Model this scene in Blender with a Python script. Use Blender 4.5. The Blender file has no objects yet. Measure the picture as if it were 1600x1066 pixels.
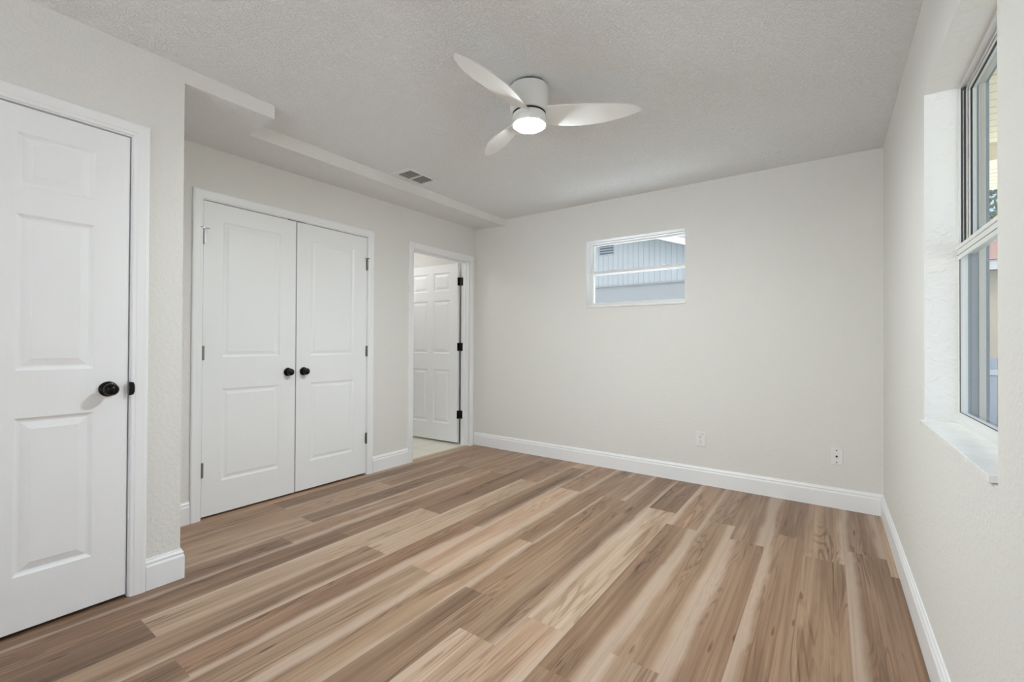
import bpy, bmesh, math, random
from mathutils import Vector, Matrix

sc = bpy.context.scene
COL = sc.collection
random.seed(7)

# ------------------------------------------------------------------ camera, sky, sun, exposure
F_PX, CAM_Z = 696.453, 1.1248
YAW, PITCH, ROLL = math.radians(-35.4554), math.radians(0.3935), math.radians(0.2875)
fwd = Vector((math.sin(YAW) * math.cos(PITCH), math.cos(YAW) * math.cos(PITCH), math.sin(PITCH)))
r0 = Vector((math.cos(YAW), -math.sin(YAW), 0))
u0 = r0.cross(fwd)
rt = math.cos(ROLL) * r0 + math.sin(ROLL) * u0
up = -math.sin(ROLL) * r0 + math.cos(ROLL) * u0
cam_data = bpy.data.cameras.new('camera')
cam_data.sensor_fit = 'HORIZONTAL'
cam_data.sensor_width = 36.0
cam_data.lens = F_PX * 36.0 / 1600.0
cam_data.clip_start = 0.05
cam = bpy.data.objects.new('camera', cam_data)
M = Matrix.Identity(4)
for i in range(3):
    M[i][0], M[i][1], M[i][2] = rt[i], up[i], -fwd[i]
M.translation = (0, 0, CAM_Z)
cam.matrix_world = M
COL.objects.link(cam)
sc.camera = cam

world = bpy.data.worlds.new('world')
sc.world = world
world.use_nodes = True
wn = world.node_tree
sky = wn.nodes.new('ShaderNodeTexSky')
sky.sky_type = 'NISHITA'
sky.sun_disc = False
sky.sun_elevation = math.radians(50)
sky.sun_rotation = math.radians(200)
sky.air_density = 1.0
sky.dust_density = 3.0
wn.links.new(sky.outputs[0], wn.nodes['Background'].inputs[0])
wn.nodes['Background'].inputs[1].default_value = 0.30

sun_data = bpy.data.lights.new('sun', 'SUN')
sun_data.energy = 22.5
sun_data.angle = math.radians(1.0)
sun_data.color = (0.90, 0.965, 1.0)
sun = bpy.data.objects.new('sun', sun_data)
sun.rotation_euler = Vector((-0.10, -0.36, -1.0)).to_track_quat('-Z', 'Y').to_euler()
COL.objects.link(sun)

LAMP_STRENGTH = 640.0

sc.view_settings.view_transform = 'Standard'
sc.view_settings.look = 'None'
sc.view_settings.exposure = 0.03
sc.view_settings.gamma = 1.0
sc.view_settings.use_curve_mapping = False
sc.cycles.max_bounces = 16
sc.cycles.diffuse_bounces = 10
sc.cycles.transparent_max_bounces = 16
sc.cycles.use_denoising = True

# ------------------------------------------------------------------ room dimensions (metres)
A1 = -2.526            # near left wall
A2 = -3.238            # recessed left wall (closet, far door)
S2 = -2.823            # face of the long soffit
B = 3.833              # back wall
C = 0.291              # right wall
H = 2.439              # ceiling
ZS = 2.3714            # soffit underside
Y1, Y2 = 0.823, 1.249  # near wall corner, end of the deep soffit
Y0 = -2.9            # wall behind the camera
D1Y0, D1Y1 = -0.145, 0.6225   # near door slab
DTOP = 2.032


# ------------------------------------------------------------------ helpers
def tag(o, label=None, cat=None, group=None, kind=None):
    if label: o['label'] = label
    if cat: o['category'] = cat
    if group: o['group'] = group
    if kind: o['kind'] = kind
    return o


def empty(name, loc):
    o = bpy.data.objects.new(name, None)
    o.empty_display_size = 0.05
    o.location = loc
    COL.objects.link(o)
    return o


def world_loc(o):
    v = Vector(o.location)
    if o.parent:
        v = o.matrix_parent_inverse @ v
        v = v + world_loc(o.parent)
    return v


def build(name, bm, mat, parent=None, smooth=False, bevel=0.0, keep_uv=False):
    """one mesh object from world-space geometry, its origin moved to its own middle"""
    if not keep_uv:
        bmesh.ops.recalc_face_normals(bm, faces=bm.faces[:])
    xs = [v.co.copy() for v in bm.verts]
    c = Vector([(min(v[i] for v in xs) + max(v[i] for v in xs)) / 2 for i in range(3)])
    c.z = min(v.z for v in xs)
    bmesh.ops.translate(bm, verts=bm.verts[:], vec=-c)
    me = bpy.data.meshes.new(name)
    bm.to_mesh(me)
    bm.free()
    if smooth:
        for p in me.polygons:
            p.use_smooth = True
        me.set_sharp_from_angle(angle=math.radians(35))
    me.materials.append(mat)
    o = bpy.data.objects.new(name, me)
    COL.objects.link(o)
    if parent:
        o.parent = parent
        o.location = c - world_loc(parent)
    else:
        o.location = c
    if bevel:
        m = o.modifiers.new('edge', 'BEVEL')
        m.width = bevel
        m.segments = 2
        m.limit_method = 'ANGLE'
        m.angle_limit = math.radians(40)
    return o


def quad(bm, pts):
    return bm.faces.new([bm.verts.new(p) for p in pts])


def box(bm, x0, x1, y0, y1, z0, z1):
    v = [bm.verts.new((x, y, z)) for x in (x0, x1) for y in (y0, y1) for z in (z0, z1)]
    for f in ((0, 1, 3, 2), (4, 6, 7, 5), (0, 4, 5, 1), (2, 3, 7, 6), (0, 2, 6, 4), (1, 5, 7, 3)):
        bm.faces.new([v[i] for i in f])


def one_box(*a):
    bm = bmesh.new()
    box(bm, *a)
    return bm


# a wall mapping turns (along, height, depth into the wall) into a point
def mp_near(a, z, d): return Vector((A1 - d, a, z))
def mp_left(a, z, d): return Vector((A2 - d, a, z))
def mp_back(a, z, d): return Vector((a, B + d, z))
def mp_right(a, z, d): return Vector((C + d, a, z))
def mp_front(a, z, d): return Vector((a, Y0 - d, z))


def mbox(bm, mp, a0, a1, z0, z1, d0, d1):
    v = [bm.verts.new(mp(a, z, d)) for a in (a0, a1) for z in (z0, z1) for d in (d0, d1)]
    for f in ((0, 1, 3, 2), (4, 6, 7, 5), (0, 4, 5, 1), (2, 3, 7, 6), (0, 2, 6, 4), (1, 5, 7, 3)):
        bm.faces.new([v[i] for i in f])


def wall_mesh(mp, a0, a1, z0, z1, thick, holes=()):
    """one connected slab with rectangular openings"""
    As = sorted({a0, a1, *[h[0] for h in holes], *[h[1] for h in holes]})
    Zs = sorted({z0, z1, *[h[2] for h in holes], *[h[3] for h in holes]})
    bm = bmesh.new()
    V = {}

    def vert(i, j, k):
        if (i, j, k) not in V:
            V[i, j, k] = bm.verts.new(mp(As[i], Zs[j], (0, thick)[k]))
        return V[i, j, k]

    def solid(i, j):
        if i < 0 or j < 0 or i >= len(As) - 1 or j >= len(Zs) - 1: return False
        ca, cz = (As[i] + As[i + 1]) / 2, (Zs[j] + Zs[j + 1]) / 2
        return not any(h[0] < ca < h[1] and h[2] < cz < h[3] for h in holes)
    for i in range(len(As) - 1):
        for j in range(len(Zs) - 1):
            if not solid(i, j): continue
            for k in (0, 1):
                bm.faces.new([vert(i, j, k), vert(i + 1, j, k), vert(i + 1, j + 1, k), vert(i, j + 1, k)])
            for di, dj, e in ((-1, 0, ((i, j), (i, j + 1))), (1, 0, ((i + 1, j), (i + 1, j + 1))), (0, -1, ((i, j), (i + 1, j))), (0, 1, ((i, j + 1), (i + 1, j + 1)))):
                if not solid(i + di, j + dj):
                    p, q = e
                    bm.faces.new([vert(*p, 0), vert(*q, 0), vert(*q, 1), vert(*p, 1)])
    return bm


def casing_mesh(mp, a0, a1, z0, z1, profile):
    """mitred three sided door casing; profile = (width out from the opening, thickness into the room)"""
    bm = bmesh.new()
    rings = []
    for a, z, sa, sz in ((a0, z0, -1, 0), (a0, z1, -1, 1), (a1, z1, 1, 1), (a1, z0, 1, 0)):
        rings.append([bm.verts.new(mp(a + sa * w, z + sz * w, -t)) for w, t in profile])
    n = len(profile)
    for r, s in zip(rings, rings[1:]):
        for i in range(n - 1):
            bm.faces.new([r[i], r[i + 1], s[i + 1], s[i]])
    bm.faces.new(rings[0])
    bm.faces.new(rings[-1][::-1])
    return bm


CASING = [(0, 0), (0, .009), (.003, .011), (.012, .0115), (.016, .014), (.036, .0155), (.046, .017), (.053, .0165), (.057, .013), (.057, 0)]
BASE = [(0, .0145), (.104, .0145), (.110, .0125), (.1135, .0105), (.118, .0105), (.122, .0115), (.126, .0105), (.133, .006), (.1395, .0045), (.1395, 0)]


def base_mesh(path, side=1):
    """baseboard swept along a floor polyline, mitred at its corners; side picks where the room is"""
    bm = bmesh.new()
    rings = []
    P = [Vector(p) for p in path]
    for i, p in enumerate(P):
        ds = []
        if i: ds.append((P[i] - P[i - 1]).normalized())
        if i < len(P) - 1: ds.append((P[i + 1] - P[i]).normalized())
        ns = [Vector((d.y, -d.x)) * side for d in ds]
        n = sum(ns, Vector((0, 0)))
        n = n / n.length_squared * (1 if len(ns) == 1 else 2)
        rings.append([bm.verts.new((p.x + n.x * t, p.y + n.y * t, z)) for z, t in [(0, 0)] + BASE])
    k = len(rings[0])
    for r, s in zip(rings, rings[1:]):
        for i in range(k):
            bm.faces.new([r[i], r[(i + 1) % k], s[(i + 1) % k], s[i]])
    bm.faces.new(rings[0])
    bm.faces.new(rings[-1][::-1])
    return bm


def panel_door_mesh(mp, a0, a1, z0, z1, d_face, thick, panels, rings):
    """slab with moulded panels on its face; rings = (inset, depth) steps from a panel's edge inward"""
    As = sorted({a0, a1, *[p[0] for p in panels], *[p[1] for p in panels]})
    Zs = sorted({z0, z1, *[p[2] for p in panels], *[p[3] for p in panels]})
    bm = bmesh.new()
    V = {}

    def vert(a, z, d):
        k = (round(a, 5), round(z, 5), round(d, 5))
        if k not in V: V[k] = bm.verts.new(mp(a, z, d))
        return V[k]
    for i in range(len(As) - 1):
        for j in range(len(Zs) - 1):
            ca, cz = (As[i] + As[i + 1]) / 2, (Zs[j] + Zs[j + 1]) / 2
            if any(p[0] < ca < p[1] and p[2] < cz < p[3] for p in panels): continue
            bm.faces.new([vert(As[i], Zs[j], d_face), vert(As[i + 1], Zs[j], d_face), vert(As[i + 1], Zs[j + 1], d_face), vert(As[i], Zs[j + 1], d_face)])
    for p0, p1, q0, q1 in panels:
        # split outer edge where grid lines cross it is avoided by matching only the corners
        prev = None
        for ins, dep in rings:
            r = [vert(p0 + ins, q0 + ins, d_face + dep), vert(p1 - ins, q0 + ins, d_face + dep), vert(p1 - ins, q1 - ins, d_face + dep), vert(p0 + ins, q1 - ins, d_face + dep)]
            if prev:
                for i in range(4):
                    bm.faces.new([prev[i], prev[(i + 1) % 4], r[(i + 1) % 4], r[i]])
            prev = r
        bm.faces.new(prev)
    # sides and back
    dB = d_face + thick
    ring_a = [(a, z0) for a in As] + [(a1, z) for z in Zs[1:]] + [(a, z1) for a in As[::-1][1:]] + [(a0, z) for z in Zs[::-1][1:-1]]
    n = len(ring_a)
    for i in range(n):
        p, q = ring_a[i], ring_a[(i + 1) % n]
        bm.faces.new([vert(*p, d_face), vert(*q, d_face), vert(*q, dB), vert(*p, dB)])
    bm.faces.new([vert(*p, dB) for p in ring_a])
    return bm


def lathe(origin, axis, profile, seg=32, scale=(1, 1)):
    """profile = (distance along axis, radius); closes at radius 0"""
    ax = Vector(axis).normalized()
    t = Vector((0, 0, 1)) if abs(ax.z) < .9 else Vector((1, 0, 0))
    e1 = ax.cross(t).normalized()
    e2 = ax.cross(e1)
    o = Vector(origin)
    bm = bmesh.new()
    rings = []
    for h, r in profile:
        if r <= 1e-6:
            rings.append([bm.verts.new(o + ax * h)])
        else:
            rings.append([bm.verts.new(o + ax * h + e1 * (r * scale[0] * math.cos(2 * math.pi * k / seg)) + e2 * (r * scale[1] * math.sin(2 * math.pi * k / seg))) for k in range(seg)])
    for a, b in zip(rings, rings[1:]):
        for k in range(seg):
            k2 = (k + 1) % seg
            if len(a) == 1 and len(b) == 1: continue
            if len(a) == 1: bm.faces.new([a[0], b[k], b[k2]])
            elif len(b) == 1: bm.faces.new([a[k], a[k2], b[0]])
            else: bm.faces.new([a[k], a[k2], b[k2], b[k]])
    for r in (rings[0], rings[-1]):
        if len(r) > 1: bm.faces.new(r)
    return bm


def merge(*bms):
    out = bmesh.new()
    for b in bms:
        me = bpy.data.meshes.new('tmp')
        b.to_mesh(me)
        b.free()
        out.from_mesh(me)
        bpy.data.meshes.remove(me)
    return out


# ------------------------------------------------------------------ materials
class NT:
    """small node helper"""
    def __init__(self, name):
        self.mat = bpy.data.materials.new(name)
        self.mat.use_nodes = True
        self.t = self.mat.node_tree
        self.b = self.t.nodes['Principled BSDF']

    def node(self, kind, **kw):
        n = self.t.nodes.new(kind)
        for k, v in kw.items(): setattr(n, k, v)
        return n

    def put(self, sock, v):
        if isinstance(v, bpy.types.NodeSocket): self.t.links.new(v, sock)
        elif v is not None: sock.default_value = v

    def math(self, op, a, b=None, c=None, clamp=False):
        n = self.node('ShaderNodeMath', operation=op, use_clamp=clamp)
        for i, v in enumerate((a, b, c)): self.put(n.inputs[i], v)
        return n.outputs[0]

    def pos(self):
        return self.node('ShaderNodeNewGeometry').outputs['Position']

    def noise(self, vec, scale, detail=2.0, rough=.5, dist=0.0):
        n = self.node('ShaderNodeTexNoise')
        self.put(n.inputs['Vector'], vec)
        n.inputs['Scale'].default_value = scale
        n.inputs['Detail'].default_value = detail
        n.inputs['Roughness'].default_value = rough
        n.inputs['Distortion'].default_value = dist
        return n.outputs[0]

    def ramp(self, fac, stops, interp='LINEAR'):
        n = self.node('ShaderNodeValToRGB')
        n.color_ramp.interpolation = interp
        el = n.color_ramp.elements
        while len(el) < len(stops): el.new(.5)
        for e, (p, c) in zip(el, stops):
            e.position = p
            e.color = c if len(c) == 4 else (*c, 1)
        self.put(n.inputs[0], fac)
        return n.outputs[0]

    def mix(self, fac, a, b, mode='MIX'):
        n = self.node('ShaderNodeMix', data_type='RGBA', blend_type=mode)
        self.put(n.inputs[0], fac)
        self.put(n.inputs[6], a if not isinstance(a, tuple) else (*a, 1))
        self.put(n.inputs[7], b if not isinstance(b, tuple) else (*b, 1))
        return n.outputs[2]

    def smooth(self, v, lo, hi, a=0.0, b=1.0):
        n = self.node('ShaderNodeMapRange', interpolation_type='SMOOTHSTEP')
        for i, x in enumerate((v, lo, hi, a, b)): self.put(n.inputs[i], x)
        return n.outputs[0]

    def bump(self, height, dist, strength=1.0):
        n = self.node('ShaderNodeBump')
        n.inputs['Strength'].default_value = strength
        n.inputs['Distance'].default_value = dist
        self.put(n.inputs['Height'], height)
        self.t.links.new(n.outputs[0], self.b.inputs['Normal'])

    def base(self, col=None, rough=.5, metal=0.0, spec=.5):
        if col is not None: self.put(self.b.inputs['Base Color'], (*col, 1) if isinstance(col, tuple) else col)
        self.b.inputs['Roughness'].default_value = rough
        self.b.inputs['Metallic'].default_value = metal
        self.b.inputs['Specular IOR Level'].default_value = spec
        return self


def plain(name, col, rough=.5, metal=0.0, spec=.5, grain=0.0):
    m = NT(name).base(col, rough, metal, spec)
    if grain:
        m.bump(m.noise(m.pos(), 180, 3), grain)
    return m.mat


def stucco(name, col, fine, lumps, dist):
    m = NT(name).base(col, .75, 0, .25)
    p = m.pos()
    a = m.noise(p, fine, 4, .6)
    b = m.smooth(m.noise(p, lumps, 3, .55, .6), .42, .62)
    m.bump(m.math('ADD', m.math('MULTIPLY', a, .5), m.math('MULTIPLY', b, .6)), dist)
    return m.mat


MAT = {}
MAT['wall'] = stucco('wall_paint', (.765, .757, .732), 120, 60, .0009)
MAT['wall_rough'] = stucco('rough_wall_paint', (.765, .757, .732), 110, 55, .0011)
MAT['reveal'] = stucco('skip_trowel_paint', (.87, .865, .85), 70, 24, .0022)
MAT['ceiling'] = stucco('textured_ceiling_paint', (.87, .885, .895), 150, 86, .0048)
MAT['trim'] = plain('trim_paint', (.87, .88, .90), .38)
MAT['fan'] = plain('fan_white', (.80, .80, .79), .45)
MAT['black'] = plain('oil_rubbed_bronze', (.012, .011, .010), .28, .6)
MAT['nickel'] = plain('brushed_nickel', (.26, .255, .25), .35, .9)
MAT['rubber'] = plain('grey_bumper', (.35, .35, .34), .7)
MAT['dark'] = plain('gap_shade', (.015, .015, .015), .9)  # near-black colour standing in for the shade in gaps and holes
MAT['plate'] = plain('outlet_plastic', (.80, .80, .78), .35)
MAT['alu'] = plain('white_aluminium', (.76, .76, .75), .4)
MAT['alu_track'] = plain('grey_aluminium_track', (.42, .43, .42), .45)
MAT['vent_slat'] = plain('vent_slat_metal', (.34, .34, .33), .5)
MAT['gasket'] = plain('black_gasket_and_shade', (.02, .02, .022), .5)  # rubber gaskets, and the painted shade line on the meeting rail
MAT['closet'] = plain('closet_interior', (.5, .48, .45), .9)


def door_mat():
    m = NT('door_paint').base((.87, .88, .90), .42)
    t = m.node('ShaderNodeMapping')
    m.put(t.inputs[0], m.pos())
    t.inputs['Scale'].default_value = (1, 1, .07)
    m.bump(m.noise(t.outputs[0], 170, 5, .6, .8), .0006)
    return m.mat


MAT['door'] = door_mat()


def marble():
    m = NT('marble_sill').base(None, .22)
    p = m.pos()
    v = m.smooth(m.noise(p, 9, 6, .62, 1.6), .47, .53)
    m.put(m.b.inputs['Base Color'], m.mix(v, (.83, .825, .81), (.87, .87, .865)))
    return m.mat


MAT['marble'] = marble()


def tile_mat():
    m = NT('bathroom_tile').base(None, .3)
    n = m.node('ShaderNodeTexBrick')
    n.offset = 0
    m.put(n.inputs['Vector'], m.pos())
    n.inputs['Color1'].default_value = (.80, .77, .68, 1)
    n.inputs['Color2'].default_value = (.82, .79, .70, 1)
    n.inputs['Mortar'].default_value = (.55, .51, .43, 1)
    n.inputs['Scale'].default_value = 1
    n.inputs['Mortar Size'].default_value = .004
    n.inputs['Brick Width'].default_value = .33
    n.inputs['Row Height'].default_value = .33
    m.put(m.b.inputs['Base Color'], n.outputs[0])
    return m.mat


MAT['tile'] = tile_mat()


def floor_mat():
    m = NT('vinyl_plank_floor').base(None, .36, 0, .45)
    uv = m.node('ShaderNodeUVMap', uv_map='UVMap').outputs[0]
    s = m.node('ShaderNodeSeparateXYZ')
    m.put(s.inputs[0], uv)
    u, v = s.outputs[0], s.outputs[1]
    at = m.node('ShaderNodeAttribute', attribute_name='plank')
    sc_ = m.node('ShaderNodeSeparateColor')
    m.put(sc_.inputs[0], at.outputs['Color'])
    tone, bl, br = sc_.outputs
    rnd = at.outputs['Alpha']

    def vec(su, sv, k):
        c = m.node('ShaderNodeCombineXYZ')
        m.put(c.inputs[0], m.math('MULTIPLY', u, su))
        m.put(c.inputs[1], m.math('MULTIPLY', v, sv))
        m.put(c.inputs[2], m.math('MULTIPLY', rnd, k))
        return c.outputs[0]
    wob = m.math('MULTIPLY', m.math('SUBTRACT', m.noise(vec(.5, 1.9, 53), 1, 4, .55), .5), .42)
    bl, br = m.math('MULTIPLY', bl, .42), m.math('MULTIPLY', br, .42)
    L = m.smooth(m.math('ADD', u, wob), m.math('SUBTRACT', bl, .02), m.math('ADD', bl, .17), 1, 0)
    L = m.math('MULTIPLY', L, m.math('GREATER_THAN', bl, .01))
    R = m.smooth(m.math('ADD', m.math('SUBTRACT', 1, u), wob), m.math('SUBTRACT', br, .02), m.math('ADD', br, .17), 1, 0)
    R = m.math('MULTIPLY', R, m.math('GREATER_THAN', br, .01))
    band = m.math('MAXIMUM', L, R)
    big = m.math('SUBTRACT', m.noise(vec(2.2, .9, 91), 1, 4, .55, .5), .5)
    grain = m.math('SUBTRACT', m.noise(vec(46, 2.2, 17), 1, 5, .7), .5)
    streak = m.math('SUBTRACT', m.noise(vec(7, .55, 29), 1, 5, .62, .5), .5)
    fine = m.math('SUBTRACT', m.noise(vec(19, 1.1, 43), 1, 4, .6, .4), .5)
    field = m.noise(vec(1.7, .62, 71), 1, 3, .45, .7)
    ring = m.math('SINE', m.math('MULTIPLY', field, 105))
    ring = m.math('MULTIPLY', m.smooth(ring, .1, 1.0), m.smooth(m.noise(vec(1.8, 1.2, 37), 1, 2), .42, .60))
    knot = m.smooth(m.noise(vec(5.5, 4.2, 13), 1, 1), .73, .80)
    t = m.math('ADD', m.math('MULTIPLY_ADD', tone, .56, .17), m.math('MULTIPLY', big, .70))
    for term, k in ((grain, .24), (streak, .62), (fine, .36), (ring, .24), (knot, .40)):
        t = m.math('ADD', t, m.math('MULTIPLY', term, k))
    t = m.math('MINIMUM', m.math('MAXIMUM', t, 0), 1)
    col = m.ramp(t, [(0, (.56, .425, .32)), (.3, (.40, .273, .183)), (.6, (.245, .147, .089)), (1, (.09, .049, .027))])
    tint = m.ramp(rnd, [(0, (1.0, .97, .93)), (.4, (1.03, .955, .93)), (.7, (1.0, .98, .98)), (1, (1.0, 1.0, 1.0))])
    col = m.mix(1.0, col, tint, 'MULTIPLY')
    bt = m.math('ADD', .5, m.math('ADD', grain, m.math('MULTIPLY', fine, .8)))
    col = m.mix(m.math('MULTIPLY', band, .66), col, m.ramp(bt, [(.2, (.46, .335, .25)), (.75, (.62, .483, .392))]))
    edge = m.math('MINIMUM', u, m.math('SUBTRACT', 1, u))
    col = m.mix(m.smooth(edge, .0, .012, .35, 0), col, (.16, .11, .08))
    m.put(m.b.inputs['Base Color'], col)
    m.put(m.b.inputs['Roughness'], m.math('MULTIPLY_ADD', grain, .2, .40))
    m.bump(grain, .0006)
    return m.mat


MAT['floor'] = floor_mat()


def glass_mat(name, tint, gloss):
    m = NT(name)
    t = m.t
    t.nodes.remove(m.b)
    tr = m.node('ShaderNodeBsdfTransparent')
    tr.inputs[0].default_value = (*tint, 1)
    gl = m.node('ShaderNodeBsdfGlossy')
    gl.inputs['Roughness'].default_value = .02
    fr = m.node('ShaderNodeFresnel')
    fr.inputs[0].default_value = 1.45
    mx = m.node('ShaderNodeMixShader')
    m.put(mx.inputs[0], m.math('MULTIPLY', fr.outputs[0], gloss))
    m.put(mx.inputs[1], tr.outputs[0])
    m.put(mx.inputs[2], gl.outputs[0])
    m.put(t.nodes['Material Output'].inputs[0], mx.outputs[0])
    return m.mat


MAT['glass'] = glass_mat('window_glass', (.96, .975, .985), .2)


def lens_mat():
    m = NT('lamp_lens').base((.9, .9, .9), .4)
    m.b.inputs['Emission Color'].default_value = (.885, .985, .99, 1)
    m.b.inputs['Emission Strength'].default_value = LAMP_STRENGTH
    return m.mat


MAT['lens'] = lens_mat()


def siding_mat():
    m = NT('grooved_siding').base(None, .7)
    s = m.node('ShaderNodeSeparateXYZ')
    m.put(s.inputs[0], m.pos())
    f = m.math('FRACT', m.math('MULTIPLY', s.outputs[0], 10.4))
    g = m.smooth(f, .0, .10, 1, 0)
    m.put(m.b.inputs['Base Color'], m.mix(g, (.245, .265, .275), (.165, .185, .20)))
    m.bump(m.math('SUBTRACT', 1, g), .006)
    return m.mat


MAT['siding'] = siding_mat()
MAT['block'] = plain('grey_block_paint', (.20, .21, .215), .8, grain=.002)
MAT['fascia'] = plain('fascia_paint', (.50, .51, .53), .6)
MAT['slat'] = plain('dark_vent_slat', (.05, .06, .08), .7)
MAT['tan'] = plain('tan_stucco', (.44, .385, .30), .8, grain=.002)
MAT['soffit_vinyl'] = plain('cream_soffit', (.74, .66, .48), .6)
MAT['concrete'] = plain('concrete_ground', (.70, .71, .71), .9, grain=.003)
MAT['stucco_ext'] = plain('grey_blue_stucco', (.20, .235, .27), .8, grain=.002)
MAT['roof_pink'] = None


def roof_mat():
    m = NT('pink_roof_tile').base(None, .95, 0, .05)
    s = m.node('ShaderNodeSeparateXYZ')
    m.put(s.inputs[0], m.pos())
    f = m.math('FRACT', m.math('MULTIPLY', s.outputs[2], 16))
    m.put(m.b.inputs['Base Color'], m.mix(m.smooth(f, 0, .3, 1, 0), (.115, .066, .055), (.085, .045, .038)))
    return m.mat


MAT['roof_pink'] = roof_mat()
MAT['roof_grey'] = plain('grey_shingle', (.3, .3, .3), .9)


def leaf_mat(name, a, b):
    m = NT(name).base(None, .6)
    m.put(m.b.inputs['Base Color'], m.mix(m.noise(m.pos(), 9, 2), a, b))
    return m.mat


MAT['leaf'] = leaf_mat('tree_leaf', (.05, .09, .03), (.16, .2, .08))
MAT['bark'] = plain('bark', (.16, .12, .09), .9)

# ------------------------------------------------------------------ floor: every plank laid where the photo shows its joints
PW, PX0, PL = .1797, -.2945, 1.522
PHASE = {3: 2.85, 2: 3.06, 1: 2.86, 0: 3.09, -1: 2.85, -2: 3.065, -3: 2.857, -4: 3.068, -5: 2.85, -6: 3.09, -7: 2.13, -8: 3.08, -9: 2.125,
         -10: 3.08, -11: 2.13, -12: 3.1, -13: 2.86, -14: 3.085, -15: 2.33, -16: 3.1, -17: 2.5, -18: 2.9}
# (row, number of planks from the joint: 0 begins at it, -1 ends at it): tone 0 pale..1 dark, pale band on the left, on the right
LOOK = {(3, 0): (.1, 0, 0), (3, -1): (.75, 0, 0), (2, 0): (.7, .13, .15), (2, -1): (.72, .36, 0), (1, 0): (.42, 0, .05), (1, -1): (.55, 0, 0),
        (0, 0): (.75, .13, 0), (0, -1): (.6, .30, 0), (-1, 0): (.62, 0, .45), (-1, -1): (.62, .38, 0), (-2, 0): (.6, .1, 0), (-2, -1): (.5, .04, .16),
        (-2, -2): (.45, .12, 0), (-3, 0): (.42, .2, 0), (-3, -1): (.75, 0, .36), (-3, -2): (.75, 0, .33), (-4, 0): (.8, 0, 0), (-4, -1): (.08, .1, 0),
        (-4, -2): (.12, 0, .3), (-5, 0): (.65, 0, .1), (-5, -1): (.7, 0, .12), (-5, -2): (.05, .08, 0), (-6, 0): (.5, 0, .18), (-6, -1): (.72, .08, 0),
        (-6, -2): (.78, 0, 0), (-7, 0): (.7, .22, 0), (-7, -1): (.45, .2, .08), (-8, 0): (.66, 0, 0), (-8, -1): (.1, 0, .1), (-8, -2): (.5, 0, .1),
        (-9, 0): (.75, 0, .1), (-9, -1): (.66, 0, .42), (-10, 0): (.45, 0, .1), (-10, -1): (.15, .1, 0), (-10, -2): (.6, 0, .14), (-11, 0): (.85, 0, 0),
        (-11, -1): (.15, .06, 0), (-11, -2): (.95, 0, 0), (-12, 0): (.5, 0, 0), (-12, -1): (.72, .1, 0), (-12, -2): (.9, .1, 0), (-13, 0): (.4, 0, 0),
        (-13, -1): (.5, .06, .06), (-13, -2): (.85, .08, 0), (-14, 0): (.5, 0, 0), (-14, -1): (.8, .18, 0), (-14, -2): (.28, 0, 0), (-15, 0): (.55, 0, 0),
        (-15, -1): (.35, 0, 0), (-16, 0): (.5, 0, 0), (-16, -1): (.7, 0, .14), (-16, -2): (.45, 0, 0)}


def floor_object():
    bm = bmesh.new()
    uvl = bm.loops.layers.uv.new('UVMap')
    cl = bm.loops.layers.float_color.new('plank')
    rr = random.Random(3)
    XL, XR, YF, YB = A2 - .20, C + .02, Y0 - .1, B + .02
    for row in range(-18, 4):
        x0, x1 = PX0 + row * PW, PX0 + (row + 1) * PW
        for k in range(-4, 2):
            y0, y1 = PHASE[row] + k * PL, PHASE[row] + (k + 1) * PL
            rnd = rr.random()
            look = LOOK.get((row, k)) or ((.85, 0, .1) if row < -7 and k < -1 else None) or (rr.choice((.2, .45, .6, .75)), rr.choice((0, 0, .1, .25)), rr.choice((0, 0, 0, .15)))
            a, b, c, d = max(x0, XL), min(x1, XR), max(y0, YF), min(y1, YB)
            if b - a < .001 or d - c < .001: continue
            f = quad(bm, [(a, c, 0), (b, c, 0), (b, d, 0), (a, d, 0)])
            for lp in f.loops:
                lp[uvl].uv = ((lp.vert.co.x - x0) / PW, lp.vert.co.y - y0)
                lp[cl] = (*look, rnd)
    return build('floor', bm, MAT['floor'], keep_uv=True)


tag(floor_object(), 'wood-look plank floor with brown heartwood and pale sapwood streaks', 'floor', kind='structure')

# ------------------------------------------------------------------ walls, ceiling, soffit
WT = .20
ZT = 2.62
W1 = (-1.8735, -.9725, 1.4805, 2.0955)      # small back window opening (x, z)
W2 = (1.368, 2.268, .845, 2.0725)
W2H = (1.368, 2.268, .826, 2.0725)           # right window opening (y, z)
D2A, D2B = 1.163, 2.396                     # closet opening
D3A, D3B = 2.918, 3.729                     # far doorway


def S(name, bm, mat, label, cat, **kw):
    return tag(build(name, bm, mat, **kw), label, cat, kind='structure')


S('wall_back', wall_mesh(mp_back, A2 - 2.2, C + WT, -.15, ZT, WT, [W1]), MAT['wall'], 'off-white back wall with the small high window', 'wall')
WTR = .172
S('wall_right', wall_mesh(mp_right, Y0 - WT, B, -.15, ZT, WTR, [W2H]), MAT['wall'], 'off-white right wall with the tall window at the frame edge', 'wall')
S('wall_left', wall_mesh(mp_left, Y1 - .115, B, 0, ZT, .115, [(D2A - .012, D2B + .012, 0, DTOP + .012), (D3A - .0, D3B + .0, 0, DTOP + .004)]), MAT['wall'],
  'off-white recessed left wall around the closet and the far doorway', 'wall')
S('wall_near', wall_mesh(mp_near, Y0, Y1, 0, ZT, .115, [(D1Y0 - .014, D1Y1 + .014, 0, DTOP + .018)]), MAT['wall_rough'],
  'rough stuccoed off-white wall projecting beside the near door', 'wall')
S('wall_return', one_box(A2, A1 - .115, Y1 - .115, Y1, 0, ZT), MAT['wall_rough'], 'short side of the projecting near wall', 'wall')
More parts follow.
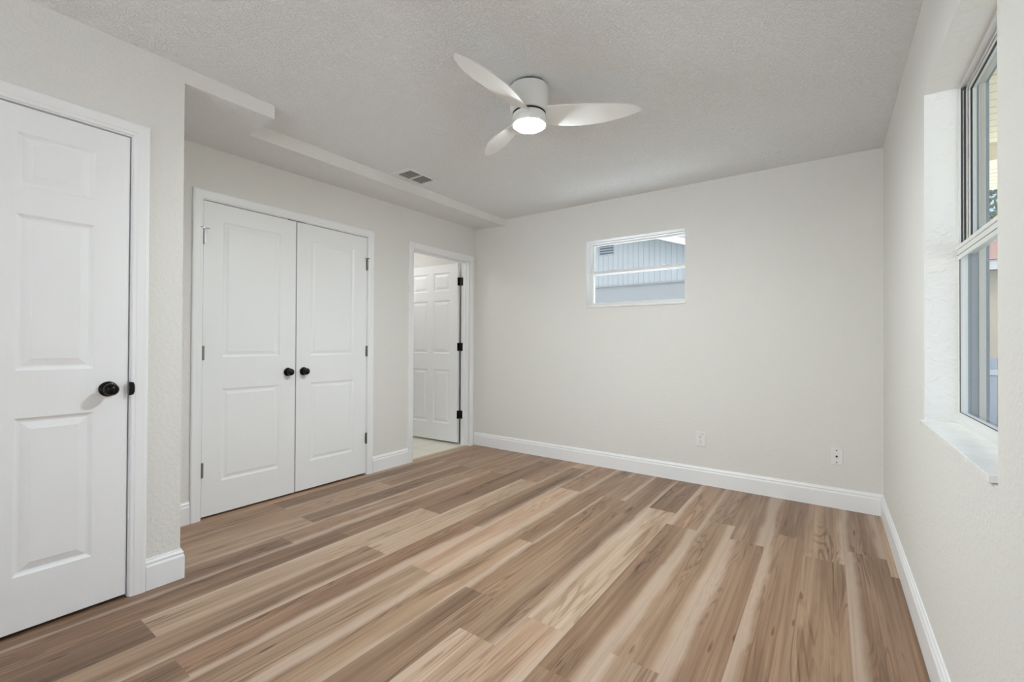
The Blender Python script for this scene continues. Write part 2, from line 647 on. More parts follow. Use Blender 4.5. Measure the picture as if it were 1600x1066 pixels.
S('wall_front', wall_mesh(mp_front, A1 - .115, C + WT, -.15, ZT, .15, [(-2.48, .2, 0, 2.25)]), MAT['wall'], 'wall behind the camera with a wide opening added to let daylight in', 'wall')  # the opening is added as a daylight source, never in view

bm = bmesh.new()
cz = {(A2 - .2, Y0 - .1): H + .006, (C + .05, Y0 - .1): H, (C + .05, B + .05): H + .006, (A2 - .2, B + .05): H + .02}
v = [bm.verts.new((x, y, z)) for (x, y), z in cz.items()]
w = [bm.verts.new((x, y, H + .12)) for (x, y), z in cz.items()]
bm.faces.new(v)
bm.faces.new(w)
for i in range(4): bm.faces.new([v[i], v[(i + 1) % 4], w[(i + 1) % 4], w[i]])
S('ceiling', bm, MAT['ceiling'], 'white textured ceiling', 'ceiling')

bm = bmesh.new()
low = [bm.verts.new(p) for p in ((A2 - .02, Y1 - .05, ZS), (A1 - .0005, Y1 - .05, ZS), (A1 - .0005, Y2, ZS + .004), (S2, Y2, ZS - .006), (S2, B + .02, ZS + .012), (A2 - .02, B + .02, ZS + .042))]
top = [bm.verts.new((q.co.x, q.co.y, H + .06)) for q in low]
bm.faces.new(low)
bm.faces.new(top)
for i in range(6): bm.faces.new([low[i], low[(i + 1) % 6], top[(i + 1) % 6], top[i]])
bm.normal_update()
soff = S('ceiling_soffit', bm, MAT['wall'], 'stepped dropped soffit along the left wall above the closet', 'soffit')
soff.data.materials.append(MAT['ceiling'])
for p in soff.data.polygons:
    if abs(p.normal.z) > .8: p.material_index = 1

# baseboards
S('baseboard_near', base_mesh([(A1, D1Y1 + .067), (A1, Y1), (A2, Y1), (A2, D2A - .064)], 1), MAT['trim'], 'white baseboard wrapping the projecting wall corner beside the near door', 'baseboard')
S('baseboard_left', base_mesh([(A2, D2B + .064), (A2, D3A - .06)], 1), MAT['trim'], 'short white baseboard between the closet and the far doorway', 'baseboard')
S('baseboard_back', base_mesh([(A2 + .002, B), (C, B)], 1), MAT['trim'], 'white baseboard along the back wall', 'baseboard')
S('baseboard_right', base_mesh([(C, B - .0145), (C, Y0)], 1), MAT['trim'], 'white baseboard along the right wall', 'baseboard')

# ------------------------------------------------------------------ doors
RINGS = [(0, 0), (.003, .0022), (.009, .0065), (.015, .0085), (.018, .0085), (.022, .0075), (.043, .0022), (.0445, .0012)]
RINGS_FLAT = [(0, 0), (.004, .002), (.011, .0048), (.017, .0055), (.022, .005), (.034, .0022), (.036, .0015)]


def jamb_mesh(mp, a0, a1, z1, d0, d1, t, stop):
    """inverted U of jamb boards with a stop; (a0..a1, 0..z1) is the clear opening"""
    bm = bmesh.new()
    prof = [(t, d0), (0, d0), (0, stop[0]), (-.011, stop[0]), (-.011, stop[1]), (0, stop[1]), (0, d1), (t, d1)]
    if stop is None: prof = [(t, d0), (0, d0), (0, d1), (t, d1)]
    rings = []
    for a, z, sa, sz in ((a0, 0, -1, 0), (a0, z1, -1, 1), (a1, z1, 1, 1), (a1, 0, 1, 0)):
        rings.append([bm.verts.new(mp(a + sa * w, z + sz * w, d)) for w, d in prof])
    n = len(prof)
    for r, s in zip(rings, rings[1:]):
        for i in range(n): bm.faces.new([r[i], r[(i + 1) % n], s[(i + 1) % n], s[i]])
    bm.faces.new(rings[0])
    bm.faces.new(rings[-1][::-1])
    return bm


def six_panels(a0, w, lo):
    st, pw = .114, (w - .114 * 2 - .09) / 2
    c = [(a0 + st, a0 + st + pw), (a0 + w - st - pw, a0 + w - st)]
    rows = [(1.725, 1.931), (1.013, 1.617), (.223, .830)]
    return [(p, q, z0 + lo, z1 + lo) for p, q in c for z0, z1 in rows]


def knob(parent, p, axis, s=1.0):
    """rosette, neck and round knob along the axis from the door face"""
    kn = build('door_knob', lathe(p, axis, [(.010 * s, 0), (.010 * s, .011 * s), (.024 * s, .0105 * s), (.028 * s, .016 * s), (.033 * s, .0225 * s), (.041 * s, .0262 * s), (.050 * s, .0262 * s),
                                             (.057 * s, .0215 * s), (.0585 * s, .017 * s), (.0570 * s, .0155 * s), (.0600 * s, .0125 * s), (.0625 * s, .006 * s), (.063 * s, 0)], 40), MAT['black'], parent, True)
    return kn


def rosette(parent, p, axis, s=1.0):
    return build('knob_rosette', lathe(p, axis, [(-.001, 0), (-.001, .0315 * s), (.003 * s, .0325 * s), (.0055 * s, .0315 * s), (.0065 * s, .027 * s), (.0095 * s, .024 * s), (.0105 * s, .012 * s), (.0105 * s, 0)], 40), MAT['black'], parent, True)


# near six panel door
d1 = tag(empty('door_1', (A1, (D1Y0 + D1Y1) / 2, 0)), 'closed white six-panel door at the left edge with a round black knob', 'door', kind='structure')
build('door_slab', panel_door_mesh(mp_near, D1Y0, D1Y1, .014, DTOP, .004, .035, six_panels(D1Y0, D1Y1 - D1Y0, 0), RINGS), MAT['door'], d1, bevel=.0015)
build('door_jamb', jamb_mesh(mp_near, D1Y0 - .004, D1Y1 + .004, DTOP + .006, 0.0, .115, .013, (.040, .075)), MAT['trim'], d1)
build('door_casing', casing_mesh(mp_near, D1Y0 - .009, D1Y1 + .009, 0, DTOP + .011, CASING), MAT['trim'], d1)
kn = knob(d1, (A1 - .003, .556, .923), (1, 0, 0), 1.0)
rosette(kn, (A1 - .003, .556, .923), (1, 0, 0), 1.0)
bm = bmesh.new()
pr = [(.6235, .890), (.6385, .893), (.6425, .905), (.6435, .920), (.6425, .935), (.6385, .947), (.6235, .950)]
fr = [bm.verts.new((A1 + .0125, y, z)) for y, z in pr]
bk = [bm.verts.new((A1 + .006, y, z)) for y, z in pr]
bm.faces.new(fr)
bm.faces.new(bk)
for i in range(len(pr)): bm.faces.new([fr[i], fr[(i + 1) % len(pr)], bk[(i + 1) % len(pr)], bk[i]])
build('strike_plate', bm, MAT['black'], d1)['label'] = 'black strike plate lip on the jamb'

# closet: a pair of two panel doors
d2 = tag(empty('door_2', (A2, (D2A + D2B) / 2, 0)), 'white two-panel double closet doors with a pair of black knobs', 'closet doors', kind='structure')
build('door_jamb', jamb_mesh(mp_left, D2A - .0005, D2B + .0005, DTOP + .004, 0, .115, .011, (.041, .06)), MAT['trim'], d2)
build('door_casing', casing_mesh(mp_left, D2A - .0045, D2B + .0045, 0, DTOP + .008, CASING), MAT['trim'], d2)


def hinge(parent, y, z0, z1, stop_side):
    h = build('hinge', merge(lathe((A2 + .0065, y, z0), (0, 0, 1), [(0, 0), (0, .0058), (z1 - z0, .0058), (z1 - z0, 0)], 14),
                             one_box(A2 - .001, A2 + .002, y - .011, y + .011, z0 + .002, z1 - .002)), MAT['nickel'], parent, True)
    if stop_side:
        bmp = merge(lathe((A2 + .012, y - .032, z1 + .004), (0, 1, 0), [(0, 0), (0, .0022), (.064, .0022), (.064, 0)], 10), one_box(A2 + .003, A2 + .015, y - .008, y + .008, z1, z1 + .008))
        st = build('hinge_pin_stop', bmp, MAT['nickel'], h, True)
    return h


SEAM = 1.7735
for a0, a1, kside, hy in ((D2A + .002, SEAM - .0035, 1, D2A + .0005), (SEAM + .0035, D2B - .002, -1, D2B - .0005)):
    pa = [(a0 + .113, a1 - .116, 1.03, 1.917), (a0 + .113, a1 - .116, .222, .822)] if kside > 0 else [(a0 + .113, a1 - .124, 1.03, 1.917), (a0 + .113, a1 - .124, .222, .822)]
    leaf = build('closet_door_leaf', panel_door_mesh(mp_left, a0, a1, .014, DTOP - .001, .003, .035, pa, RINGS_FLAT), MAT['door'], d2, bevel=.0015)
    ky = SEAM - .060 if kside > 0 else SEAM + .060
    kn = knob(leaf, (A2 - .003, ky, .912), (1, 0, 0), .95)
    for z0, z1, st in ((1.752, 1.850, True), (1.012, 1.104, False), (.266, .360, False)):
        hinge(leaf, hy, z0, z1, st)
    # rosette merges visually under the knob
    rosette(leaf, (A2 - .003, ky, .912), (1, 0, 0), .95)
    # ball catch plate at the top of the leaf
    yc = SEAM - .035 if kside > 0 else SEAM + .035
    build('ball_catch', one_box(A2 - .02, A2 - .0035, yc - .028, yc + .028, DTOP - .001, DTOP + .0035), MAT['black'], leaf)

# closet cavities keep the gaps dark
S('wall_closet', merge(wall_mesh(lambda a, z, d: Vector((a, Y1 - .115 - d, z)), A2 - .75, A2 - .115, -.01, ZT, .05), wall_mesh(lambda a, z, d: Vector((A2 - .70 - d, a, z)), Y1 - .1, 2.62, -.01, ZT, .05),
                       wall_mesh(lambda a, z, d: Vector((a, 2.60 + d, z)), A2 - .75, A2 - .115, -.01, ZT, .05), one_box(A2 - .75, A2 - .1, Y1 - .1, 2.62, -.03, -.001), one_box(A2 - .75, A2 - .1, Y1 - .1, 2.62, ZT - .05, ZT)),
  MAT['closet'], 'dark closet interior behind the double doors', 'wall')
S('wall_cupboard', merge(one_box(A1 - .75, A1 - .70, -.4, Y1 - .1, -.01, ZT), one_box(A1 - .75, A1 - .1, -.45, -.4, -.01, ZT), one_box(A1 - .75, A1 - .1, -.45, Y1 - .1, ZT - .05, ZT), one_box(A1 - .75, A1 - .1, -.45, Y1 - .1, -.03, -.001)),
  MAT['closet'], 'dark space behind the near door', 'wall')

# far doorway with the open door
d3 = tag(empty('door_3', (A2, (D3A + D3B) / 2, 0)), 'white six-panel door standing open in the far doorway by the corner, on black hinges', 'door', kind='structure')
build('door_jamb', jamb_mesh(mp_left, D3A + .001, D3B - .001, DTOP - .002, 0, .116, .014, (.045, .080)), MAT['trim'], d3)
build('door_casing', casing_mesh(mp_left, D3A - .003, D3B + .003, 0, DTOP + .004, CASING), MAT['trim'], d3)
TH = math.radians(3.4)
PIN = Vector((A2 - .127, D3B - .004, 0))
ex = Vector((-math.cos(TH), -math.sin(TH), 0))      # along the slab, away from the hinges
en = Vector((-math.sin(TH), math.cos(TH), 0))       # into the slab (away from us)


def mp_open(a, z, d): return PIN + ex * a + en * (d - .036) + Vector((0, 0, z))


slab3 = build('door_slab', panel_door_mesh(mp_open, .010, .808, .026, 2.026, 0, .035, six_panels(.010, .798, 0), RINGS), MAT['door'], d3, bevel=.0015)
for z0, z1 in ((1.775, 1.865), (1.045, 1.135), (.290, .380)):
    b1 = lathe(PIN + Vector((.003, -.001, z0)), (0, 0, 1), [(0, 0), (0, .006), (z1 - z0, .006), (z1 - z0, 0)], 14)
    b2 = bmesh.new()
    mbox(b2, mp_open, .0045, .0065, z0, z1, .002, .032)          # leaf on the slab edge
    b3 = one_box(A2 - .114, A2 - .083, D3B - .004, D3B - .0012, z0, z1)   # leaf on the jamb
    b4 = bmesh.new()
    mbox(b4, mp_open, .0045, .012, z0, z1, -.002, .004)
    build('hinge', merge(b1, b2, b3, b4), MAT['black'], d3)['label'] = 'black door hinge'

S('trim_1', one_box(A2 - .045, A2 + .003, D3A + .002, D3B - .002, -.002, .007), plain('threshold_strip', (.50, .38, .26), .4), 'thin tan threshold strip in the far doorway', 'threshold', bevel=.002)
# bathroom beyond
BX0, BY0 = A2 - 2.0, 2.66
S('bathroom_floor', one_box(BX0, A2 - .03, BY0, B, -.05, .004), MAT['tile'], 'cream tiled floor seen through the far doorway', 'floor')
S('wall_bathroom', merge(one_box(BX0 - .1, BX0, BY0 - .1, B, -.05, ZT), one_box(BX0, A2 - .115, BY0 - .05, BY0, -.05, ZT)), MAT['wall'], 'bathroom walls beyond the far doorway', 'wall')
S('bathroom_ceiling', one_box(BX0, A2 - .1, BY0, B, H, H + .1), MAT['ceiling'], 'textured bathroom ceiling above the open door', 'ceiling')

bl = tag(empty('bathroom_fill_lamp', (A2 - 1.0, 3.1, H)), 'unseen fill lamp added on the bathroom ceiling past the far doorway', 'lamp')  # added out of view to brighten the bathroom
build('fill_lamp_base', lathe((A2 - 1.0, 3.1, H + .001), (0, 0, -1), [(0, 0), (0, .13), (.02, .13), (.02, 0)], 40), MAT['fan'], bl, True)
bm_ = NT('bathroom_fill_lens').base((.9, .9, .9), .4)
bm_.b.inputs['Emission Color'].default_value = (1, .98, .95, 1)
bm_.b.inputs['Emission Strength'].default_value = 40
build('lamp_lens', lathe((A2 - 1.0, 3.1, H - .019), (0, 0, -1), [(0, 0), (0, .12), (.03, .10), (.045, .06), (.05, 0)], 40), bm_.mat, bl, True)

# ------------------------------------------------------------------ windows
def frame_ring(mp, a0, a1, z0, z1, w, d0, d1, wz=None):
    wz = wz or w
    return wall_mesh(lambda a, z, d: mp(a, z, d0 + d), a0, a1, z0, z1, d1 - d0, [(a0 + w, a1 - w, z0 + wz, z1 - wz)])


# small back window
w1 = tag(empty('window_1', (sum(W1[:2]) / 2, B, W1[2])), 'small high white window in the back wall with a gabled house outside', 'window', kind='structure')
a0, a1, z0, z1 = W1
build('window_sill', one_box(a0 - .004, a1 + .004, B - .012, B + .10, z0 - .012, z0 + .006), MAT['marble'], w1, bevel=.002)
fz0 = z0 + .006
build('window_reveal', merge(one_box(a0 - .002, a0 + .0015, B + .0004, B + .085, fz0, z1), one_box(a0, a1, B + .0004, B + .085, z1 - .0015, z1 + .002), one_box(a1 - .0015, a1 + .002, B + .0004, B + .085, fz0, z1)), MAT['alu'], w1)
build('window_frame', frame_ring(mp_back, a0, a1, fz0, z1, .010, .085, .160), MAT['alu'], w1, bevel=.001)
zm = 1.800
us = build('upper_sash', frame_ring(mp_back, a0 + .010, a1 - .010, zm - .012, z1 - .010, .016, .128, .150), MAT['alu'], w1, bevel=.001)
build('window_pane', one_box(a0 + .024, a1 - .024, B + .138, B + .141, zm, z1 - .024), MAT['glass'], us)
ls = build('lower_sash', frame_ring(mp_back, a0 + .010, a1 - .010, fz0 + .010, zm + .018, .018, .098, .122, .024), MAT['alu'], w1, bevel=.001)
build('window_pane', one_box(a0 + .026, a1 - .026, B + .108, B + .111, fz0 + .03, zm - .004), MAT['glass'], ls)
for x in (a0 + .16, a1 - .22):
    build('sash_latch', one_box(x, x + .045, B + .092, B + .112, zm + .018, zm + .026), MAT['alu'], ls, bevel=.002)

# tall right window, seen at a grazing angle
w2 = tag(empty('window_2', (C, sum(W2[:2]) / 2, W2[2])), 'tall white single-hung window in the right wall, seen edge-on', 'window', kind='structure')
a0, a1, z0, z1 = W2
build('window_sill', one_box(C - .0095, C + .10, 1.396, 2.284, z0 - .017, z0), MAT['marble'], w2, bevel=.0015)
bm = merge(one_box(C + .0003, C + .0915, a1 - .0012, a1 + .002, z0, z1), one_box(C + .0003, C + .0915, a0, a1, z1 - .0012, z1 + .002))
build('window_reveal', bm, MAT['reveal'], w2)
# nested frames: inner flange, lower sash track, upper sash track, outer flange
build('window_frame', merge(frame_ring(mp_right, a0, a1, z0, z1, .012, .0915, .0975), one_box(C + .1115, C + .1145, a1 - .016, a1 - .004, z0, z1)), MAT['alu'], w2)
build('outer_track', frame_ring(mp_right, a0, a1, z0, z1, .004, .0975, .144), plain('blue_grey_track', (.24, .275, .30), .5), w2)
build('outer_flange', frame_ring(mp_right, a0, a1, z0, z1, .008, .144, .1615), plain('cream_flange', (.55, .54, .48), .5), w2)
build('side_track', one_box(C + .0985, C + .1110, a1 - .0055, a1 - .0040, z0, z1 - .012), plain('dark_balance_track', (.09, .09, .09), .5), w2)
build('balance_rod', one_box(C + .103, C + .1055, a1 - .011, a1 - .004, z0 + .02, z1 - .02), MAT['alu_track'], w2)
build('head_track', merge(one_box(C + .0985, C + .1110, a0, a1, z1 - .0060, z1 - .0040), one_box(C + .1115, C + .1145, a0, a1, z1 - .016, z1 - .004), one_box(C + .119, C + .122, a0, a1, z1 - .016, z1 - .004)), MAT['alu'], w2)
ZM = 1.478
us = build('upper_sash', frame_ring(mp_right, a0 + .004, a1 - .004, ZM - .02, z1 - .004, .020, .1165, .136), MAT['alu'], w2, bevel=.0008)
build('window_pane', one_box(C + .1255, C + .1285, a0 + .02, a1 - .02, ZM, z1 - .02), MAT['glass'], us)
build('sash_gasket_or_shade', frame_ring(mp_right, a0 + .0225, a1 - .0225, ZM - .002, z1 - .0225, .0045, .1205, .1250), MAT['gasket'], us)
ls = build('lower_sash', frame_ring(mp_right, a0 + .004, a1 - .004, z0 + .006, ZM + .010, .018, .0925, .1125, .036), MAT['alu'], w2, bevel=.0008)
build('window_pane', one_box(C + .1035, C + .1065, a0 + .02, a1 - .02, z0 + .04, ZM - .02), MAT['glass'], ls)
build('sash_gasket_or_shade', frame_ring(mp_right, a0 + .022, a1 - .022, z0 + .042, ZM - .026, .002, .0915, .0935), MAT['gasket'], ls)
build('meeting_rail', merge(one_box(C + .086, C + .1145, a0 + .004, a1 - .004, ZM - .004, ZM + .010), one_box(C + .089, C + .0925, a0 + .004, a1 - .004, ZM - .040, ZM - .004)), MAT['alu'], ls, bevel=.001)
build('sash_gasket_or_shade', one_box(C + .0885, C + .0905, a0 + .006, a1 - .0045, ZM - .0245, ZM - .0225), MAT['gasket'], ls)  # black strip standing in for the shadow line on the meeting rail
# outer reveal of the wall behind the frame, grey-blue
build('outer_reveal', merge(one_box(C + .1617, C + .1715, a1 - .002, a1 + .001, z0, z1), one_box(C + .1617, C + .1715, a0, a1, z1 - .002, z1 + .001)), MAT['stucco_ext'], w2)

# ------------------------------------------------------------------ ceiling fan with lamp
FX, FY = -1.254, 1.903
fan = tag(empty('ceiling_fan', (FX, FY, H)), 'white three-blade ceiling fan with a glowing round lamp', 'ceiling fan')
build('mounting_plate', lathe((FX, FY, H + .018), (0, 0, -1), [(0, 0), (0, .086), (.024, .086), (.024, 0)], 40), MAT['dark'], fan, True)  # blackened to paint in the shadow gap at the ceiling
build('motor_housing', lathe((FX, FY, H - .005), (0, 0, -1), [(0, 0), (0, .099), (.003, .101), (.08, .100), (.120, .096), (.126, .093), (.128, .088), (.128, 0)], 56), MAT['fan'], fan, True)
build('rotor_slit_shade', lathe((FX, FY, H - .132), (0, 0, -1), [(0, 0), (0, .084), (.007, .084), (.007, 0)], 40), MAT['dark'], fan, True)  # black disc painting the shade in the slit above the hub
build('blade_hub', lathe((FX, FY, H - .139), (0, 0, -1), [(0, 0), (0, .080), (.004, .084), (.020, .084), (.022, .080), (.022, 0)], 40), MAT['fan'], fan, True)
ZB = 2.291


def blade_mesh(theta):
    n, mm = 36, 12
    bm = bmesh.new()
    grid = []
    R0, R1 = .035, .565
    for i in range(n + 1):
        t = i / n
        r = R0 + (R1 - R0) * t
        # half widths to the leading (raised, ccw) and trailing side
        body = math.sin(math.pi * min(1, max(0, (t * .93 + .10))) ** 1.15) ** .62 if t < 1 else 0
        wl = .030 + .034 * math.sin(math.pi * t ** .9)
        wt = .040 + .028 * math.sin(math.pi * t ** 1.1)
        tipf = math.sqrt(max(0, 1 - max(0, (t - .64) / .36) ** 2.6))
        wl *= tipf
        wt *= tipf
        bend = .018 * math.sin(math.pi * t * 1.0) - .012 * t        # slight sweep
        pitch = -(math.radians(20) * (1 - t) ** 1.6 + math.radians(11))
        zc = ZB + .006 + .010 * t
        row = []
        for j in range(mm + 1):
            s = -wt + (wl + wt) * j / mm
            off = s + bend
            z = zc + math.tan(pitch) * s * .9 - 1.1 * s * s + .004
            row.append((r, off, z))
        grid.append(row)
    ct, st = math.cos(theta), math.sin(theta)
    tops, bots = [], []
    for row in grid:
        tops.append([bm.verts.new((FX + r * ct - o * st, FY + r * st + o * ct, z + .0035)) for r, o, z in row])
        bots.append([bm.verts.new((FX + r * ct - o * st, FY + r * st + o * ct, z - .0035)) for r, o, z in row])
    for i in range(n):
        for j in range(mm):
            bm.faces.new([tops[i][j], tops[i + 1][j], tops[i + 1][j + 1], tops[i][j + 1]])
            bm.faces.new([bots[i][j], bots[i][j + 1], bots[i + 1][j + 1], bots[i + 1][j]])
        for j in (0, mm):
            bm.faces.new([tops[i][j], tops[i + 1][j], bots[i + 1][j], bots[i][j]])
    for i in (0, n):
        for j in range(mm):
            bm.faces.new([tops[i][j], tops[i][j + 1], bots[i][j + 1], bots[i][j]])
    bmesh.ops.remove_doubles(bm, verts=bm.verts[:], dist=.0004)
    return bm


for ang in (32.4, 152.3, 271.4):
    build('fan_blade', blade_mesh(math.radians(ang)), MAT['fan'], fan, True)
build('lamp_ring', lathe((FX, FY, 2.279), (0, 0, -1), [(0, 0), (0, .084), (.004, .087), (.028, .087), (.034, .085), (.035, .079), (.031, .078), (.031, 0)], 56), MAT['fan'], fan, True)
build('lamp_lens', lathe((FX, FY, 2.250), (0, 0, -1), [(0, 0), (0, .0778), (.006, .0778), (.0125, .071), (.0165, .052), (.0185, 0)], 56), MAT['lens'], fan, True)

# ------------------------------------------------------------------ ceiling vent
VX0, VX1, VY0, VY1 = -2.752, -2.600, 2.306, 2.556
VH = H + .012
vent = tag(empty('ceiling_vent', ((VX0 + VX1) / 2, (VY0 + VY1) / 2, VH)), 'white ceiling air register with dark slots beside the soffit', 'vent')


def mp_ceil(a, z, d): return Vector((z, a, VH + .012 - d))


build('vent_frame', wall_mesh(lambda a, z, d: Vector((z, a, VH + .004 - d)), VY0 - .035, VY1 + .035, VX0 - .035, VX1 + .032, .012, [(VY0, (VY0 + VY1) / 2 - .006, VX0, VX1), ((VY0 + VY1) / 2 + .006, VY1, VX0, VX1)]), MAT['ceiling'], vent, bevel=.0015)
build('duct_shade_sheet', one_box(VX0 - .004, VX1 + .004, VY0 - .004, VY1 + .004, VH + .0015, VH + .003), MAT['dark'], vent)  # thin black sheet painting the dark inside of the duct
for y0, y1 in ((VY0, (VY0 + VY1) / 2 - .006), ((VY0 + VY1) / 2 + .006, VY1)):
    for k in range(5):
        x = VX0 + (VX1 - VX0) * (k + .5) / 5
        bm = bmesh.new()
        pts = [(x - .0045, VH - .0065), (x + .0045, VH - .001), (x + .005, VH - .0003), (x - .0045, VH - .0055)]
        f0 = [bm.verts.new((px, y0, pz)) for px, pz in pts]
        f1 = [bm.verts.new((px, y1, pz)) for px, pz in pts]
        bm.faces.new(f0)
        bm.faces.new(f1)
        for i in range(4): bm.faces.new([f0[i], f0[(i + 1) % 4], f1[(i + 1) % 4], f1[i]])
        build('vent_slat', bm, MAT['vent_slat'], vent)
for y, x in ((VY0 - .013, VX0 + .05), (VY1 + .013, VX1 - .055)):
    build('vent_screw', lathe((x, y, VH - .008), (0, 0, -1), [(0, 0), (0, .004), (.0015, .003), (.002, 0)], 12), MAT['alu_track'], vent)

# ------------------------------------------------------------------ outlet and cable plate on the back wall
ox, oz = -.850, .364
out = tag(empty('power_outlet', (ox, B, oz)), 'white duplex power outlet, left of the two wall plates', 'outlet')
build('cover_plate', one_box(ox - .0385, ox + .0385, B - .0055, B, oz - .059, oz + .059), MAT['plate'], out, bevel=.003)
for dz in (.0195, -.0195):
    rc = build('receptacle', one_box(ox - .017, ox + .017, B - .0075, B - .005, oz + dz - .0155, oz + dz + .0155), MAT['plate'], out, bevel=.004)
    for sx in (-.0065, .0065):
        build('slot', one_box(ox + sx - .0012, ox + sx + .0012, B - .0082, B - .007, oz + dz + .000, oz + dz + .008), MAT['dark'], rc)
    build('ground_hole', lathe((ox, B - .007, oz + dz - .007), (0, -1, 0), [(0, 0), (0, .0028), (.0012, .0028), (.0012, 0)], 14), MAT['dark'], rc)
build('plate_sticker', one_box(ox + .008, ox + .024, B - .0062, B - .0052, oz + .039, oz + .045), MAT['alu_track'], out)
build('plate_screw', lathe((ox, B - .005, oz), (0, -1, 0), [(0, 0), (0, .003), (.0012, .0028), (.0018, 0)], 14), MAT['alu_track'], out)
px_, pz_ = .041, .357
cp = tag(empty('cable_plate', (px_, B, pz_)), 'white cable jack plate with three dark dots, near the right corner', 'wall plate')
build('cover_plate', one_box(px_ - .0345, px_ + .0345, B - .0055, B, pz_ - .058, pz_ + .058), MAT['plate'], cp, bevel=.003)
build('cable_jack', lathe((px_, B - .005, pz_), (0, -1, 0), [(0, 0), (0, .0065), (.003, .0065), (.003, .0048), (.010, .0048), (.010, 0)], 18), MAT['slat'], cp)
for dz in (.042, -.042):
    build('plate_screw', lathe((px_, B - .005, pz_ + dz), (0, -1, 0), [(0, 0), (0, .0042), (.0014, .004), (.002, 0)], 16), MAT['slat'], cp)

# ------------------------------------------------------------------ outside
S('ground', one_box(-40, 40, -30, 50, -.35, -.17), plain('dark_lawn', (.15, .15, .125), .9, grain=.01), 'lawn between the houses outside', 'ground')  # one even dark grass colour all over
S('back_bounce_ground', one_box(-9, C + 1.0, B + WT + .01, 6.3, -.30, -.10), MAT['concrete'], 'unseen pale concrete strip added outside the small window to bounce sunlight up', 'ground')  # added bright strip that throws sunlight up onto the far ceiling
S('front_bounce_ground', one_box(-12, 12, -14, Y0 - .16, -.30, -.06), MAT['concrete'], 'unseen pale concrete behind the camera, added to bounce sunlight in', 'ground')  # added bright ground that reflects sun through the front opening
YG = 7.8
gh = tag(empty('neighbour_house', (-3.4, YG, -.17)), 'blue-grey gabled house with grooved siding outside the small window', 'house')
XA, SL, ZE = -3.39, .35, 2.215
bm = bmesh.new()
xl, xr = XA - 2.8, XA + 2.8
za = 2.965 + SL * (-2.506 - XA)
pts = [(xl, ZE), (xr, ZE), (xr, za + .11 - SL * 2.8), (XA, za + .11), (xl, za + .11 - SL * 2.8)]
fr = [bm.verts.new((x, YG, z)) for x, z in pts]
bk = [bm.verts.new((x, YG + .12, z)) for x, z in pts]
bm.faces.new(fr)
bm.faces.new(bk)
for i in range(5): bm.faces.new([fr[i], fr[(i + 1) % 5], bk[(i + 1) % 5], bk[i]])
build('gable_siding', bm, MAT['siding'], gh)
build('lower_wall', one_box(xl, xr, YG + .02, YG + .14, -.17, ZE), MAT['block'], gh)
build('trim_band', one_box(xl, xr, YG - .012, YG + .02, ZE - .02, ZE + .004), MAT['block'], gh)
for s in (-1, 1):
    bm = bmesh.new()
    q = []
    for y in (YG - .30, YG - .27):
        q.append([bm.verts.new((XA + s * dx, y, za - SL * dx + dz)) for dx, dz in ((0, -.005), (3.7, -.005), (3.7, .105), (0, .105))])
    bm.faces.new(q[0])
    bm.faces.new(q[1])
    for i in range(4): bm.faces.new([q[0][i], q[0][(i + 1) % 4], q[1][(i + 1) % 4], q[1][i]])
    build('fascia_board', bm, MAT['fascia'], gh)
    bm = bmesh.new()
    q = []
    for y in (YG - .33, YG + 6):
        q.append([bm.verts.new((XA + s * dx, y, za - SL * dx + dz)) for dx, dz in ((0, .10), (3.75, .10), (3.75, .15), (0, .15))])
    bm.faces.new(q[0])
    bm.faces.new(q[1])
    for i in range(4): bm.faces.new([q[0][i], q[0][(i + 1) % 4], q[1][(i + 1) % 4], q[1][i]])
    build('roof_slope', bm, MAT['roof_grey'], gh)
gv = build('gable_vent', one_box(-3.53, -3.25, YG - .012, YG + .01, 2.79, 3.04), MAT['siding'], gh)
for k in range(5):
    z = 2.812 + k * .0475
    build('vent_louvre', one_box(-3.52, -3.26, YG - .02, YG - .008, z, z + .024), MAT['slat'], gv)


def tree(name, loc, h, rad, n, label, mat):
    t = tag(empty(name, loc), label, 'tree')
    x, y, z = loc
    build('trunk', lathe((x, y, z), (0, 0, 1), [(0, 0), (0, .14), (h * .4, .10), (h * .8, .05), (h * .8, 0)], 12), MAT['bark'], t, True)
    bm = bmesh.new()
    rr = random.Random(n)
    for i in range(n):
        d = Vector((rr.gauss(0, 1), rr.gauss(0, 1), rr.gauss(0, .8))).normalized() * rad * rr.random() ** .4
        c = Vector((x, y, z + h * .72)) + d
        e1 = Vector((rr.gauss(0, 1), rr.gauss(0, 1), rr.gauss(0, 1))).normalized()
        e2 = e1.cross(Vector((rr.gauss(0, 1), rr.gauss(0, 1), rr.gauss(0, 1)))).normalized()
        L = .11 + .08 * rr.random()
        quad(bm, [c - e1 * L, c + e2 * L * .4, c + e1 * L, c - e2 * L * .4])
    build('crown', bm, mat, t)
    return t


tree('dark_tree', (-2.2, 17.5, -.17), 5.0, 1.6, 2200, 'dark leafy tree behind the gabled house roof, outside the small window', MAT['leaf'])

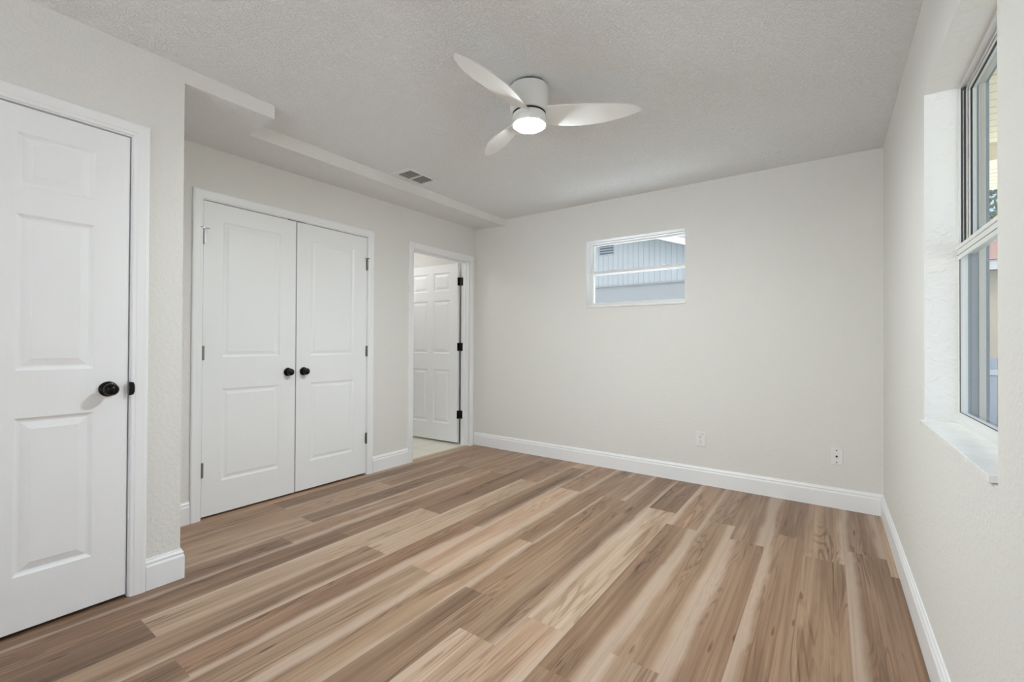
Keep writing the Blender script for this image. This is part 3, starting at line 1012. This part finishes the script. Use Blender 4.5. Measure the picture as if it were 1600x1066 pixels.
S('eave_sun_block', one_box(A2 - 2, C + 1.2, B + WT + .002, B + WT + .20, 2.30, 2.50), MAT['soffit_vinyl'], 'unseen eave added to keep the sun out of the small window', 'eave')  # added out of view to block direct sun
# side yard outside the right window
eave = tag(empty('roof_eave', (C + .6, 4, 2.40)), 'cream ribbed eave above the outside of the right window', 'eave')
bm = bmesh.new()
k = 0
y = -1.0
while y < 5.1:
    box(bm, C + WTR + .002, C + .95, y, y + .088, 2.395, 2.41)
    y += .10
bm2 = one_box(C + WTR + .002, C + .95, -1.0, 5.2, 2.405, 2.43)
build('eave_soffit', merge(bm, bm2), MAT['soffit_vinyl'], eave)
build('eave_fascia', one_box(C + .95, C + .98, -1.0, 5.2, 2.34, 2.55), MAT['fascia'], eave)
th = tag(empty('tan_house', (3.4, 13.5, -.17)), 'tan house with a pink tiled roof outside the right window', 'house')
build('house_wall', one_box(2.0, 8, 12, 18, -.17, 2.55), MAT['tan'], th)
build('fascia_board', one_box(1.6, 8.4, 11.6, 11.64, 2.52, 2.72), MAT['fascia'], th)
bm = bmesh.new()
v = [bm.verts.new(p) for p in ((1.5, 11.55, 2.70), (8.5, 11.55, 2.70), (8.5, 15, 3.95), (1.5, 15, 3.95), (8.5, 18.5, 2.70), (1.5, 18.5, 2.70))]
bm.faces.new([v[0], v[1], v[2], v[3]])
bm.faces.new([v[3], v[2], v[4], v[5]])
bm.faces.new([v[0], v[3], v[5]])
bm.faces.new([v[1], v[4], v[2]])
bm.faces.new([v[0], v[5], v[4], v[1]])
build('tiled_roof', bm, MAT['roof_pink'], th)
tree('green_tree', (4.0, 20.0, -.17), 7.2, 2.6, 2600, 'green tree beyond the tan house, outside the right window', MAT['leaf'])
bm = bmesh.new()
for i in range(26):
    box(bm, C + .7 + i * .15, C + .7 + i * .15 + .14, 9.6, 9.63, -.17, .95)
fence = tag(empty('yard_fence', (C + 2.6, 9.6, -.17)), 'low blue-grey board fence across the side yard', 'fence')
build('fence_boards', bm, plain('fence_paint', (.24, .28, .34), .7), fence)
build('fence_rail', one_box(C + .6, C + 4.7, 9.57, 9.6, .70, .78), plain('fence_rail_paint', (.36, .40, .45), .7), fence)
